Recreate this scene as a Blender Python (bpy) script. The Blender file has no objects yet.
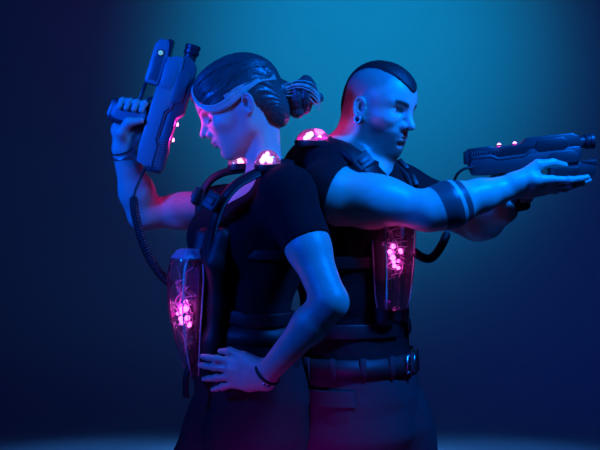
import bpy, bmesh, math, random
import numpy as np
from mathutils import Vector, Matrix
random.seed(7); RNG = np.random.RandomState(11)
C = bpy.context.scene.collection
SC = bpy.context.scene
PI = math.pi
# ------------------------------------------------------------------ place & camera
CAM_D, FPX, CAM_Z = 2.8, 1204.0, 1.36
def P(px, py, y=0.0):
    d = (CAM_D + y) / FPX
    return np.array([(px - 300) * d, y, CAM_Z - (py - 225) * d])
U = 2.8 / 1204.0            # metres per photo pixel where the people stand
def V3(*a): return np.array(a, float)
def nrm(v):
    v = np.asarray(v, float); return v / (np.linalg.norm(v) + 1e-12)

# ------------------------------------------------------------------ distance fields -> one continuous mesh
class Field:
    def __init__(s): s.ops = []
    def add(s, fn, c, r, k=0.02, mode='u'): s.ops.append((fn, np.asarray(c, float), float(r), k, mode))
    def cone(s, a, b, ra, rb, k=0.02, mode='u'):
        a = np.asarray(a, float); b = np.asarray(b, float); d = b - a; L = max(d @ d, 1e-9)
        def fn(p):
            t = np.clip(((p - a) @ d) / L, 0, 1)
            return np.linalg.norm(p - a - t[:, None] * d, axis=1) - (ra + (rb - ra) * t)
        s.add(fn, (a + b) / 2, math.sqrt(L) / 2 + max(ra, rb), k, mode)
    def chain(s, pts, rs, k=0.01, mode='u'):
        for i in range(len(pts) - 1): s.cone(pts[i], pts[i + 1], rs[i], rs[i + 1], k, mode)
    def ell(s, c, r, R=np.eye(3), k=0.02, mode='u'):
        c = np.asarray(c, float); r = np.asarray(r, float)
        def fn(p):
            q = (p - c) @ R
            k0 = np.linalg.norm(q / r, axis=1); k1 = np.linalg.norm(q / (r * r), axis=1) + 1e-9
            return np.where(k0 < .15, -r.min() * .9, k0 * (k0 - 1) / k1)
        s.add(fn, c, r.max(), k, mode)
    def loft(s, secs, off=0.0, k=0.03, mode='u', fold=None):
        # secs: rows (z, x, y, a(lateral), b(forward), yaw of the lateral axis)
        A = np.array(sorted(secs), float); z = A[:, 0]
        zz = np.linspace(z[0], z[-1], 200); T = [np.interp(zz, z, A[:, i]) for i in range(1, 6)]
        ker = np.hanning(19); ker /= ker.sum()
        T = [np.convolve(np.pad(t, 9, mode='edge'), ker, 'valid') for t in T]
        z0, z1 = z[0] - off, z[-1] + off
        def fn(p):
            h = p[:, 2]; cx, cy, a, b, yw = [np.interp(h, zz, t) for t in T]
            a = a + off; b = b + off
            c_, s_ = np.cos(yw), np.sin(yw)
            dx, dy = p[:, 0] - cx, p[:, 1] - cy
            q1 = dx * c_ + dy * s_; q2 = -dx * s_ + dy * c_
            n = 2.3
            k0 = (np.abs(q1 / a) ** n + np.abs(q2 / b) ** n) ** (1 / n)
            k1 = np.sqrt((q1 / (a * a)) ** 2 + (q2 / (b * b)) ** 2) + 1e-9
            d = np.where(k0 < .15, -np.minimum(a, b) * .9, k0 * (k0 - 1) / k1)
            if fold is not None: d = d + fold(p)
            return np.maximum(d, np.maximum(z0 - h, h - z1))
        c = np.array([A[:, 1].mean(), A[:, 2].mean(), (z[0] + z[-1]) / 2])
        s.add(fn, c, (z[-1] - z[0]) / 2 + .3, k, mode)
    def sleeve(s, cones, c, n, k=0.03):
        """a sleeve cut square at its own end, joined to the shirt"""
        S = Field(); n = nrm(n); c = np.asarray(c, float)
        for a in cones: S.cone(*a)
        o = np.mean([op[1] for op in S.ops], axis=0); r = max(np.linalg.norm(op[1] - o) + op[2] for op in S.ops)
        s.add(lambda p: np.maximum(S.ev(p), (p - c) @ n), o, r, k)
    def plane(s, o, n, k=0.004):      # keep the side the normal points away from
        o = np.asarray(o, float); n = nrm(n)
        s.add(lambda p: (p - o) @ n, (0, 0, 1), 50, k, 'i')
    def ev(s, p, c=None, R=None):
        d = np.full(len(p), 1e3)
        for fn, oc, orad, k, m in s.ops:
            if c is not None and m != 'i' and np.linalg.norm(oc - c) > orad + R + k + .06: continue
            e = fn(p)
            if m == 'u':
                h = np.clip(k - np.abs(d - e), 0, None) / k
                d = np.minimum(d, e) - h * h * k * .25
            else:
                if m == 's': e = -e
                h = np.clip(k - np.abs(d - e), 0, None) / k
                d = np.maximum(d, e) + h * h * k * .25
        return d
    def mesh(s, h=0.0024, N=16):
        lo = np.min([c - r for _, c, r, k, m in s.ops if m == 'u'], axis=0) - .03
        hi = np.max([c + r for _, c, r, k, m in s.ops if m == 'u'], axis=0) + .03
        nb = np.ceil((hi - lo) / (h * N)).astype(int)
        bs = h * N; hd = bs * math.sqrt(3) / 2
        I = np.stack(np.meshgrid(*[np.arange(n) for n in nb], indexing='ij'), -1).reshape(-1, 3)
        cen = lo + (I + .5) * bs
        keep = []
        for i0 in range(0, len(cen), 20000):
            keep.append(np.abs(s.ev(cen[i0:i0 + 20000])) < hd * 1.5 + .03)
        I = I[np.concatenate(keep)]
        # second pass, sub-centres
        g = np.stack(np.meshgrid(*[np.arange(N + 1)] * 3, indexing='ij'), -1).reshape(-1, 3)
        dim = nb * N + 3
        def cid(ix): return (ix[..., 0] + 1) * dim[1] * dim[2] + (ix[..., 1] + 1) * dim[2] + ix[..., 2] + 1
        vid, vco, quads = [], [], []
        sub = (np.stack(np.meshgrid(*[[.25, .75]] * 3, indexing='ij'), -1).reshape(-1, 3)) * bs
        for b in I:
            o = lo + b * bs; c = o + bs / 2
            q = s.ev(o + sub, c, hd)
            if np.abs(q).min() > hd * .5 * 1.5 + .012: continue
            f = s.ev(o + g * h, c, hd).reshape(N + 1, N + 1, N + 1)
            sg = f < 0
            if sg.all() or not sg.any(): continue
            num = np.zeros((N, N, N, 3)); cnt = np.zeros((N, N, N))
            base = np.stack(np.meshgrid(*[np.arange(N)] * 3, indexing='ij'), -1).astype(float)
            for ax in range(3):
                o1, o2 = [a for a in range(3) if a != ax]
                for da in (0, 1):
                    for db in (0, 1):
                        st = [0, 0, 0]; st[o1] = da; st[o2] = db
                        sl0 = tuple(slice(st[i], st[i] + N) for i in range(3))
                        st[ax] = 1; sl1 = tuple(slice(st[i], st[i] + N) for i in range(3)); st[ax] = 0
                        f0, f1 = f[sl0], f[sl1]; cr = (f0 < 0) != (f1 < 0)
                        t = np.where(cr, f0 / np.where(cr, f0 - f1, 1), 0)
                        pt = base + np.array(st); pt[..., ax] += t
                        num += np.where(cr[..., None], pt, 0); cnt += cr
            m = cnt > 0
            ci = np.argwhere(m)
            vid.append(cid(ci + b * N)); vco.append(o + h * num[m] / cnt[m][:, None])
            for ax in range(3):
                o1, o2 = (ax + 1) % 3, (ax + 2) % 3
                sl0 = tuple(slice(0, N) for i in range(3)); l1 = [slice(0, N)] * 3; l1[ax] = slice(1, N + 1)
                s0, s1 = sg[sl0], sg[tuple(l1)]
                for val in (True, False):
                    e = np.argwhere((s0 != s1) & (s0 == val)) + b * N
                    if not len(e): continue
                    e1 = np.zeros(3, int); e1[o1] = 1; e2 = np.zeros(3, int); e2[o2] = 1
                    qd = np.stack([cid(e - e1 - e2), cid(e - e2), cid(e), cid(e - e1)], 1)
                    quads.append(qd if val else qd[:, ::-1])
        vid = np.concatenate(vid); vco = np.concatenate(vco); quads = np.concatenate(quads)
        od = np.argsort(vid); vid = vid[od]; vco = vco[od]
        ix = np.searchsorted(vid, quads); ix = np.minimum(ix, len(vid) - 1)
        ok = (vid[ix] == quads).all(1)
        return vco, ix[ok]

def np_mesh(name, v, q, mat, parent=None, origin=None, col=None):
    v = np.asarray(v, float)
    if origin is not None: v = v - np.asarray(origin)
    me = bpy.data.meshes.new(name)
    me.vertices.add(len(v)); me.vertices.foreach_set('co', v.astype(np.float32).ravel())
    n = q.shape[1]
    me.loops.add(q.size); me.loops.foreach_set('vertex_index', q.astype(np.int32).ravel())
    me.polygons.add(len(q)); me.polygons.foreach_set('loop_start', np.arange(0, q.size, n, dtype=np.int32))
    me.polygons.foreach_set('loop_total', np.full(len(q), n, np.int32))
    me.polygons.foreach_set('use_smooth', np.ones(len(q), bool))
    me.update(calc_edges=True); me.validate()
    if col is not None:
        a = me.color_attributes.new('tone', 'FLOAT_COLOR', 'POINT')
        a.data.foreach_set('color', np.concatenate([col, np.ones((len(col), 1))], 1).astype(np.float32).ravel())
    me.materials.append(mat)
    o = bpy.data.objects.new(name, me); C.objects.link(o)
    if parent is not None: o.parent = parent
    return o

def obj(name, bm, mat, parent=None, smooth=True, angle=None):
    me = bpy.data.meshes.new(name); bmesh.ops.recalc_face_normals(bm, faces=bm.faces[:]); bm.to_mesh(me); bm.free()
    for f in me.polygons: f.use_smooth = smooth
    if smooth and angle:
        me.set_sharp_from_angle(angle=math.radians(angle))
    me.materials.append(mat)
    o = bpy.data.objects.new(name, me); C.objects.link(o)
    if parent is not None: o.parent = parent
    return o
def thing(name, label, cat, loc=(0, 0, 0), group=None):
    o = bpy.data.objects.new(name, None); C.objects.link(o); o.location = Vector(loc); o.empty_display_size = .05
    o['label'] = label; o['category'] = cat
    if group: o['group'] = group
    return o
def struct(name, bm, m):
    o = obj(name, bm, m); o['kind'] = 'structure'; return o

# ------------------------------------------------------------------ sweeps and prisms
def spline(pts, n=12):
    p = np.asarray(pts, float); out = []
    q = np.vstack([2 * p[0] - p[1], p, 2 * p[-1] - p[-2]])
    for i in range(len(p) - 1):
        a, b, c, d = q[i], q[i + 1], q[i + 2], q[i + 3]
        for t in np.linspace(0, 1, n, endpoint=False):
            out.append(.5 * (2 * b + (c - a) * t + (2 * a - 5 * b + 4 * c - d) * t * t + (3 * b - a - 3 * c + d) * t ** 3))
    out.append(p[-1]); return np.array(out)
def sweep(bm, pts, rad, sides=10, prof=None, up=None, closed=False):
    """tube along pts; prof = list of (side, up) offsets instead of a circle; rad scalar or per point"""
    pts = np.asarray(pts, float); n = len(pts); rad = np.broadcast_to(rad, n)
    tan = np.gradient(pts, axis=0)
    if closed: tan = np.roll(pts, -1, 0) - np.roll(pts, 1, 0)
    rings = []; ref = np.asarray(up if up is not None else (0.13, 0.2, 0.97), float)
    cur = None
    for i in range(n):
        t = nrm(tan[i])
        if up is not None: side = nrm(np.cross(t, ref)); nn = np.cross(side, t)
        else:
            if cur is None: cur = nrm(np.cross(t, ref))
            cur = nrm(cur - t * (cur @ t)); side = cur; nn = np.cross(side, t)
        pr = prof if prof is not None else [(math.cos(2 * PI * k / sides), math.sin(2 * PI * k / sides)) for k in range(sides)]
        rings.append([bm.verts.new(Vector(pts[i] + rad[i] * (a * side + b * nn))) for a, b in pr])
    m = len(rings[0])
    for i in range(n if closed else n - 1):
        r0, r1 = rings[i], rings[(i + 1) % n]
        for k in range(m): bm.faces.new((r0[k], r0[(k + 1) % m], r1[(k + 1) % m], r1[k]))
    if not closed:
        bm.faces.new(rings[0][::-1]); bm.faces.new(rings[-1])
    return bm
def band_prof(w, t, n=4):
    """rounded flat strap section, w across, t thick"""
    out = []
    r = min(w, t) / 2
    for cx, cy, a0 in ((w / 2 - r, t / 2 - r, 0), (-w / 2 + r, t / 2 - r, 90), (-w / 2 + r, -t / 2 + r, 180), (w / 2 - r, -t / 2 + r, 270)):
        for k in range(n): a = math.radians(a0 + 90 * k / (n - 1)); out.append((cx + r * math.cos(a), cy + r * math.sin(a)))
    return out
def prism(bm, poly, v0, v1, bev=0.0, M=None, seg=2):
    """poly in (u,w) -> extruded along v"""
    b = bmesh.new()
    vs = [b.verts.new((u, v0, w)) for u, w in poly]; f = b.faces.new(vs)
    r = bmesh.ops.extrude_face_region(b, geom=[f]); nv = [g for g in r['geom'] if isinstance(g, bmesh.types.BMVert)]
    bmesh.ops.translate(b, verts=nv, vec=(0, v1 - v0, 0))
    if bev: bmesh.ops.bevel(b, geom=b.edges[:], offset=bev, segments=seg, profile=.5, affect='EDGES', clamp_overlap=True)
    bmesh.ops.recalc_face_normals(b, faces=b.faces[:])
    if M is not None: bmesh.ops.transform(b, matrix=M, verts=b.verts[:])
    t = bpy.data.meshes.new('t'); b.to_mesh(t); b.free(); bm.from_mesh(t); bpy.data.meshes.remove(t)
    return bm
def box(bm, c, s, bev=0.0):
    x, y, z = c; a, b, d = s[0] / 2, s[1] / 2, s[2] / 2
    return prism(bm, [(x - a, z - d), (x + a, z - d), (x + a, z + d), (x - a, z + d)], y - b, y + b, bev)
def lathe(bm, prof, o, ax, sides=28, sc=(1, 1)):
    """prof list of (along, radius) round axis ax through o"""
    o = np.asarray(o, float); ax = nrm(ax); s1 = nrm(np.cross(ax, (0.0, 1, 0) if abs(ax[1]) < .9 else (1, 0, 0))); s2 = np.cross(ax, s1)
    rings = []
    for t, r in prof:
        if r < 1e-6: rings.append([bm.verts.new(Vector(o + ax * t))])
        else: rings.append([bm.verts.new(Vector(o + ax * t + r * (sc[0] * math.cos(2 * PI * k / sides) * s1 + sc[1] * math.sin(2 * PI * k / sides) * s2))) for k in range(sides)])
    for a, b in zip(rings, rings[1:]):
        if len(a) == 1 and len(b) == 1: continue
        for k in range(sides):
            k2 = (k + 1) % sides
            if len(a) == 1: bm.faces.new((a[0], b[k2], b[k]))
            elif len(b) == 1: bm.faces.new((a[k], a[k2], b[0]))
            else: bm.faces.new((a[k], a[k2], b[k2], b[k]))
    for r in (rings[0], rings[-1]):
        if len(r) > 1: bm.faces.new(r)
    return bm
def ball(bm, c, r, sc=(1, 1, 1), sub=2):
    M = Matrix.Translation(Vector(c)) @ Matrix.Diagonal((r * sc[0], r * sc[1], r * sc[2], 1))
    bmesh.ops.create_icosphere(bm, subdivisions=sub, radius=1, matrix=M); return bm
def torus(bm, c, ax, R, r, n=32, m=8, sc=(1, 1)):
    ax = nrm(ax); s1 = nrm(np.cross(ax, (0.0, 1, 0) if abs(ax[1]) < .9 else (1, 0, 0))); s2 = np.cross(ax, s1)
    pts = [np.asarray(c) + R * (sc[0] * math.cos(2 * PI * k / n) * s1 + sc[1] * math.sin(2 * PI * k / n) * s2) for k in range(n)]
    return sweep(bm, pts, r, m, closed=True)

# ------------------------------------------------------------------ materials
def newmat(name):
    m = bpy.data.materials.new(name); m.use_nodes = True
    return m, m.node_tree.nodes, m.node_tree.links, m.node_tree.nodes['Principled BSDF']
def mat(name, col, rough=.5, metal=0.0, bump=0.0, scale=200.0, spec=.5, var=.15, kind='noise', sheen=0.0):
    m, N, L, b = newmat(name)
    tc = N.new('ShaderNodeTexCoord')
    if kind == 'weave':
        t = N.new('ShaderNodeTexWave'); t.inputs['Scale'].default_value = scale; t.inputs['Distortion'].default_value = 1.5
        t.inputs['Detail'].default_value = 2
    else:
        t = N.new('ShaderNodeTexNoise'); t.inputs['Scale'].default_value = scale; t.inputs['Detail'].default_value = 4
    L.new(tc.outputs['Object'], t.inputs['Vector'])
    mx = N.new('ShaderNodeMix'); mx.data_type = 'RGBA'
    mx.inputs[6].default_value = (*[c * (1 - var) for c in col], 1); mx.inputs[7].default_value = (*[min(1, c * (1 + var)) for c in col], 1)
    fac = t.outputs['Fac']; L.new(fac, mx.inputs[0]); L.new(mx.outputs[2], b.inputs['Base Color'])
    b.inputs['Roughness'].default_value = rough; b.inputs['Metallic'].default_value = metal
    b.inputs['Specular IOR Level'].default_value = spec
    if sheen: b.inputs['Sheen Weight'].default_value = sheen; b.inputs['Sheen Roughness'].default_value = .5
    if bump:
        bp = N.new('ShaderNodeBump'); bp.inputs['Strength'].default_value = bump; bp.inputs['Distance'].default_value = .002
        L.new(fac, bp.inputs['Height']); L.new(bp.outputs['Normal'], b.inputs['Normal'])
    return m
def skinmat(name, rough=.45):
    m, N, L, b = newmat(name)
    a = N.new('ShaderNodeAttribute'); a.attribute_name = 'tone'
    t = N.new('ShaderNodeTexNoise'); t.inputs['Scale'].default_value = 60; t.inputs['Detail'].default_value = 5
    tc = N.new('ShaderNodeTexCoord'); L.new(tc.outputs['Object'], t.inputs['Vector'])
    mr = N.new('ShaderNodeMapRange'); mr.inputs[3].default_value = .92; mr.inputs[4].default_value = 1.08; L.new(t.outputs['Fac'], mr.inputs[0])
    mx = N.new('ShaderNodeMix'); mx.data_type = 'RGBA'; mx.blend_type = 'MULTIPLY'; mx.inputs[0].default_value = 1
    L.new(a.outputs['Color'], mx.inputs[6]); L.new(mr.outputs[0], mx.inputs[7]); L.new(mx.outputs[2], b.inputs['Base Color'])
    b.inputs['Roughness'].default_value = rough; b.inputs['Specular IOR Level'].default_value = .45
    b.inputs['Subsurface Weight'].default_value = .12; b.inputs['Subsurface Radius'].default_value = (.6, .25, .15); b.inputs['Subsurface Scale'].default_value = .008
    t2 = N.new('ShaderNodeTexNoise'); t2.inputs['Scale'].default_value = 700; L.new(tc.outputs['Object'], t2.inputs['Vector'])
    bp = N.new('ShaderNodeBump'); bp.inputs['Strength'].default_value = .12; bp.inputs['Distance'].default_value = .001
    L.new(t2.outputs['Fac'], bp.inputs['Height']); L.new(bp.outputs['Normal'], b.inputs['Normal'])
    return m
def glow(name, col, st):
    m, N, L, b = newmat(name)
    b.inputs['Base Color'].default_value = (*col, 1); b.inputs['Emission Color'].default_value = (*col, 1); b.inputs['Emission Strength'].default_value = st
    return m
def clear(name, tint=(.9, .85, 1), rough=.06, base=.06, haze=0.0):
    m, N, L, b = newmat(name)
    N.remove(b); out = N['Material Output']
    tr = N.new('ShaderNodeBsdfTransparent'); tr.inputs[0].default_value = (*tint, 1)
    gl = N.new('ShaderNodeBsdfGlossy'); gl.inputs['Roughness'].default_value = rough
    fr = N.new('ShaderNodeFresnel'); fr.inputs[0].default_value = 1.5
    nz = N.new('ShaderNodeTexNoise'); nz.inputs['Scale'].default_value = 45; tc = N.new('ShaderNodeTexCoord'); L.new(tc.outputs['Object'], nz.inputs['Vector'])
    bp = N.new('ShaderNodeBump'); bp.inputs['Strength'].default_value = .12; bp.inputs['Distance'].default_value = .004
    L.new(nz.outputs['Fac'], bp.inputs['Height']); L.new(bp.outputs['Normal'], gl.inputs['Normal']); L.new(bp.outputs['Normal'], fr.inputs['Normal'])
    ad = N.new('ShaderNodeMath'); ad.operation = 'ADD'; ad.use_clamp = True; ad.inputs[1].default_value = base
    L.new(fr.outputs[0], ad.inputs[0])
    mx = N.new('ShaderNodeMixShader'); L.new(ad.outputs[0], mx.inputs[0]); L.new(tr.outputs[0], mx.inputs[1]); L.new(gl.outputs[0], mx.inputs[2])
    if haze:
        tl = N.new('ShaderNodeBsdfTranslucent'); tl.inputs[0].default_value = (.8, .8, .8, 1); df = N.new('ShaderNodeBsdfDiffuse'); df.inputs[0].default_value = (.8, .8, .8, 1)
        m1 = N.new('ShaderNodeMixShader'); L.new(tl.outputs[0], m1.inputs[1]); L.new(df.outputs[0], m1.inputs[2])
        m2 = N.new('ShaderNodeMixShader'); m2.inputs[0].default_value = haze; L.new(mx.outputs[0], m2.inputs[1]); L.new(m1.outputs[0], m2.inputs[2]); mx = m2
    L.new(mx.outputs[0], out.inputs['Surface']); return m
def hairmat(name, col, rough=.4, var=.5, scale=60):
    m = mat(name, col, rough, var=var, scale=scale, bump=.35); return m

M = dict(
    gun_shaded=mat('shaded_gun_shell', (.035, .035, .04), .4, bump=.08, scale=400), gun_shaded_mid=mat('shaded_gun_cover', (.022, .022, .025), .36, bump=.08, scale=400),  # darker copies of the grey gun plastics, shade put into the colour
    wire=mat('pale_wire', (.55, .5, .55), .3, scale=100),
    skin_w=skinmat('fair_skin'), skin_m=skinmat('light_skin', .42),
    tee=mat('black_cotton', (.008, .008, .010), .9, bump=.25, scale=900, spec=.15),
    vest=mat('black_nylon', (.010, .010, .012), .55, bump=.3, scale=500, spec=.4),
    strap=mat('black_webbing', (.010, .010, .012), .5, bump=.2, scale=700, spec=.35),
    trouser=mat('charcoal_twill', (.034, .030, .034), .9, bump=.3, scale=700, spec=.15),
    trouser_w=mat('black_twill', (.020, .018, .020), .9, bump=.3, scale=700, spec=.12),
    belt=mat('black_leather', (.012, .011, .012), .6, bump=.2, scale=300),
    steel=mat('brushed_steel', (.5, .5, .52), .3, 1.0, scale=80),
    gunmid=mat('dark_grey_gun_plastic', (.09, .09, .10), .4, bump=.08, scale=400),
    frost=mat('frosted_plastic', (.35, .33, .38), .25, spec=.6, scale=60),
    shell=mat('grey_gun_plastic', (.22, .22, .24), .42, bump=.08, scale=400),
    dark=mat('black_gun_plastic', (.03, .03, .035), .36, bump=.08, scale=400),
    rubber=mat('black_rubber', (.012, .012, .013), .5, bump=.1, scale=300),
    hair_w=hairmat('brown_hair', (.080, .068, .062), .36), hair_l=hairmat('bleached_hair', (.62, .52, .42), .36, .25),
    hair_d=hairmat('dark_brown_hair', (.035, .026, .022), .4),
    hair_m=hairmat('black_hair', (.008, .007, .007), .6),
    clear=clear('clear_acrylic', (.9, .85, 1), .08, .12, .03), dome=clear('clear_dome_plastic', (.97, .9, .98), .04, .06, .10),
    pink=glow('pink_led', (1, .12, .72), 6), led=glow('pale_pink_led', (1, .40, .88), 3.2),
    green=glow('green_led', (.22, .62, .32), .55),
    board=mat('dark_circuit_board', (.05, .03, .06), .45, scale=120, var=.5),
    shoe=mat('black_shoe_leather', (.015, .015, .015), .5, bump=.2),
    paper=mat('grey_seamless_paper', (.55, .55, .56), .9, bump=.03, scale=30, var=.03),
    bead=mat('silver_bead', (.8, .8, .8), .15, 1.0),
    sign=mat('white_print', (.6, .6, .62), .6),
)

# ------------------------------------------------------------------ head, hand builders (fields)
class Fr:
    def __init__(s, o, f, l, u, k=1.0): s.o = np.asarray(o, float); s.R = np.stack([nrm(f), nrm(l), nrm(u)], 1); s.k = k
    def pt(s, *a): return s.o + s.R @ (np.array(a, float) * s.k)
    def loc(s, p): return (p - s.o) @ s.R / s.k
def head_frame(o, f0, pitch, k, roll=0):
    f0 = nrm(f0); z = V3(0, 0, 1); p = math.radians(pitch)
    f = math.cos(p) * f0 - math.sin(p) * z; u = math.sin(p) * f0 + math.cos(p) * z; l = np.cross(u, f)
    r = math.radians(roll); l2 = math.cos(r) * l + math.sin(r) * u; u2 = -math.sin(r) * l + math.cos(r) * u
    return Fr(o, f, l2, u2, k)
def head(F, H, male, ear=(-.010, 1.0), zf=1.0):
    k = H.k; R = H.R
    def zs(c): return (c[0], c[1], c[2] * zf if c[2] < 0 and abs(c[1]) < .07 else c[2])
    def E(c, r, kk=.02, m='u', Rl=None): F.ell(H.pt(*zs(c)), np.array(r) * k, R if Rl is None else R @ Rl, kk, m)
    def K(a, b, ra, rb, kk=.012, m='u'): F.cone(H.pt(*zs(a)), H.pt(*zs(b)), ra * k, rb * k, kk, m)
    E((0, 0, .046), (.097, .075, .085)); E((.036, 0, .042), (.062, .064, .064), .03)
    E((.046, 0, -.018), (.047, .054 if male else .051, .066), .03)
    jw = .050 if male else .044; jz = -.062 if male else -.056
    for s in (1, -1):
        K((.008, s * jw, jz), (.074, s * .014, -.092), .017, .014, .03)
        K((.0, s * .058, -.01), (.01, s * jw, jz), .018, .016, .03)
        E((.060, s * .044, -.012), (.026, .017, .015), .025)
        K((.091, s * .010, .036), (.072, s * .047, .037), .009 if male else .006, .008 if male else .006, .016)
    E((.042, 0, -.058), (.044, .044, .042), .03)
    E((.083, 0, -.091), (.012, .015, .013), .018)
    E((.078, 0, -.052), (.023, .030, .030), .02)
    for s in (1, -1):
        E((.097, s * .033, .018), (.018, .0185, .0115), .012, 's')
        E((.0745, s * .0325, .0175), (.0125, .0150, .0120), .004)
        K((.0835, s * .020, .0245), (.0735, s * .047, .0235), .0028, .0026, .005)     # upper lid
        K((.0835, s * .022, .0115), (.0745, s * .044, .0125), .0022, .002, .005)     # lower lid
    nt = (.1195, 0, -.017) if male else (.1185, 0, -.012)
    K((.089, 0, .026), nt, .0085 if male else .007, .0105 if male else .0085, .014)
    for s in (1, -1):
        E((.101, s * .0125, -.021), (.012, .0075, .0085), .008)
        E((.110, s * .006, -.0275), (.006, .0035, .004), .003, 's')
    zl = -.0465
    lx = 0 if male else .0035
    E((.0985 + lx, 0, zl), (.0085, .021, .0055), .006); E((.0965 + lx, 0, zl - .0125), (.0085, .018, .0065), .006)
    for s in (1, -1): K((.1085 + lx, 0, zl - .0065), (.089, s * .026, zl - .0075), .0018, .0016, .003, 's')
    E((.1015 if male else .1005, 0, zl - .0245), (.008, .016, .0065), .01, 's')
    for s in (1, -1):          # ears: shell, rim, bowl, lobe
        c = V3(ear[0], s * .080, .003); ek = ear[1]
        tl = math.radians(22) * s
        Rl = np.array([[math.cos(tl), -math.sin(tl), 0], [math.sin(tl), math.cos(tl), 0], [0, 0, 1]]).T
        Rt = np.array([[math.cos(.2), 0, -math.sin(.2)], [0, 1, 0], [math.sin(.2), 0, math.cos(.2)]])
        RR = Rl @ Rt
        E(c, (.0175 * ek, .0065, .030 * ek), .006, 'u', RR)
        E(c + RR @ V3(.003 * ek, s * .0090, .000), (.0105 * ek, .0105, .0190 * ek), .002, 's', RR)
        rim = []
        for a in np.linspace(-70, 235, 14):
            ar = math.radians(a); rim.append(H.pt(*(c + RR @ V3(.0155 * ek * math.cos(ar + PI / 2), s * .0065, .0275 * ek * math.sin(ar + PI / 2)))))
        F.chain(rim, [.0034 * k] * len(rim), .002)
        ah = [H.pt(*(c + RR @ V3(a_ * ek, s * .0045, b_ * ek))) for a_, b_ in ((.004, .017), (-.004, .011), (-.0065, .001), (-.005, -.009), (.002, -.014), (.009, -.012))]
        F.chain(ah, [.0026 * k] * 6, .003)
        F.cone(H.pt(*(c + RR @ V3(.004, s * .003, -.026 * ek))), H.pt(*(c + RR @ V3(.006, s * .002, -.029 * ek))), .007 * k, .006 * k, .006)
        F.cone(H.pt(*(c + RR @ V3(.013, s * .004, -.003))), H.pt(*(c + RR @ V3(.012, s * .004, -.010))), .0045 * k, .004 * k, .004)  # tragus
def hand(F, o, e1, dors, right, k=1.0, curl=((10, 15, 10),) * 4, spread=(8, 2, -4, -11), thumb=None, palm=.088):
    e1 = nrm(e1); d = nrm(dors - e1 * (np.dot(dors, e1))); side = np.cross(d, e1) if right else np.cross(e1, d)   # towards the thumb: dorsal up, fingers ahead
    L = Fr(o, e1, side, d, k)
    base = [(.086, .027, .0), (.090, .008, .003), (.086, -.010, .001), (.078, -.027, -.003)]
    ln = [(.043, .026, .020), (.047, .030, .021), (.043, .028, .020), (.034, .021, .018)]
    rd = [(.0098, .0088, .0080, .0066), (.0100, .0090, .0081, .0067), (.0095, .0086, .0077, .0064), (.0086, .0076, .0068, .0058)]
    sc = palm / .088
    for i in range(4):
        b = base[i]; b = (b[0] * sc, b[1], b[2])
        F.cone(L.pt(-.005, b[1] * .62, -.001), L.pt(b[0] * .5, b[1] * .9, 0), .0165 * k, .0145 * k, .016)
        F.cone(L.pt(b[0] * .5, b[1] * .9, 0), L.pt(*b), .0140 * k, .0112 * k, .014)
        p = np.array(b); ang = 0; sp = math.radians(spread[i]); pts = [L.pt(*p)]
        for j in range(3):
            ang += math.radians(curl[i][j])
            p = p + ln[i][j] * V3(math.cos(ang) * math.cos(sp), math.sin(sp) * math.cos(ang), -math.sin(ang)); pts.append(L.pt(*p))
        F.chain(pts, [r * k for r in rd[i]], .0035)
        F.ell(pts[1], np.array([.0097, .0097, .0097]) * k, k=.004)
    th = thumb or [(.022, .024, -.008), (.050, .044, -.012), (.080, .052, -.012), (.104, .052, -.012)]
    tp = [L.pt(*t) for t in th]
    F.cone(L.pt(.0, .012, -.004), tp[1], .018 * k, .0135 * k, .016)
    F.chain(tp, [.0165 * k, .0120 * k, .0105 * k, .0075 * k], .005)
    return L
def grip_hand(F, G, wrist, sgn, k=1.0, tone=0):
    """fist round a pistol grip. G: gun frame in photo-pixel units (u, v, w); sgn: side (in v) the finger ends show on"""
    ws = (-21, -28.5, -36, -43); wr = np.asarray(wrist, float)
    rr = (.0090, .0092, .0088, .0080)
    for i, w in enumerate(ws):
        top = 61 - 1.0 * i
        m = G.pt(34, -sgn * 10.5, w); pts = [m, G.pt(52, -sgn * 11.5, w), G.pt(top, -sgn * 3.5, w - .5), G.pt(top - 1.5, sgn * 7.5, w - 1), G.pt(52 - i, sgn * 10.5, w - 1.5)]
        r = rr[i] * k
        F.chain(pts, [r * 1.12, r * 1.02, r * .98, r * .92, r * .76], .0035)
        F.cone(wr + (m - wr) * .15, G.pt(28, -sgn * 5, w * .9 - 3), .018 * k, .0150 * k, .015)
        F.cone(G.pt(28, -sgn * 5, w * .9 - 3), m, .0145 * k, .0115 * k, .014)
    tb = [wr + (G.pt(26, sgn * 2, -30) - wr) * .35, G.pt(26, sgn * 7, -36), G.pt(37, sgn * 11.5, -31), G.pt(42, sgn * 11.5, -20)]
    F.chain(tb, [.018 * k, .0140 * k, .0112 * k, .0082 * k], .008)

def fold_noise(seed, amp, freq, stretch=(1, 1, 1)):
    r = np.random.RandomState(seed); K = r.normal(size=(7, 3)) * freq * np.array(stretch); ph = r.uniform(0, 6.28, 7)
    def fn(p):
        w = sum(np.sin(p @ K[(i + 3) % 7] * .6 + ph[i]) for i in range(3)) * .8
        return amp * sum(1 - 2 * np.abs(np.sin(.5 * (p @ K[i] + ph[i] + w))) for i in range(7)) / 3.0
    return fn
def tint(base, n): return np.tile(np.array(base, float), (n, 1))
def blend(col, m, c):
    m = np.clip(m, 0, 1)[:, None]; col[:] = col * (1 - m) + np.array(c) * m
def sstep(x, a, b):
    t = np.clip((x - a) / (b - a), 0, 1); return t * t * (3 - 2 * t)

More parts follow.
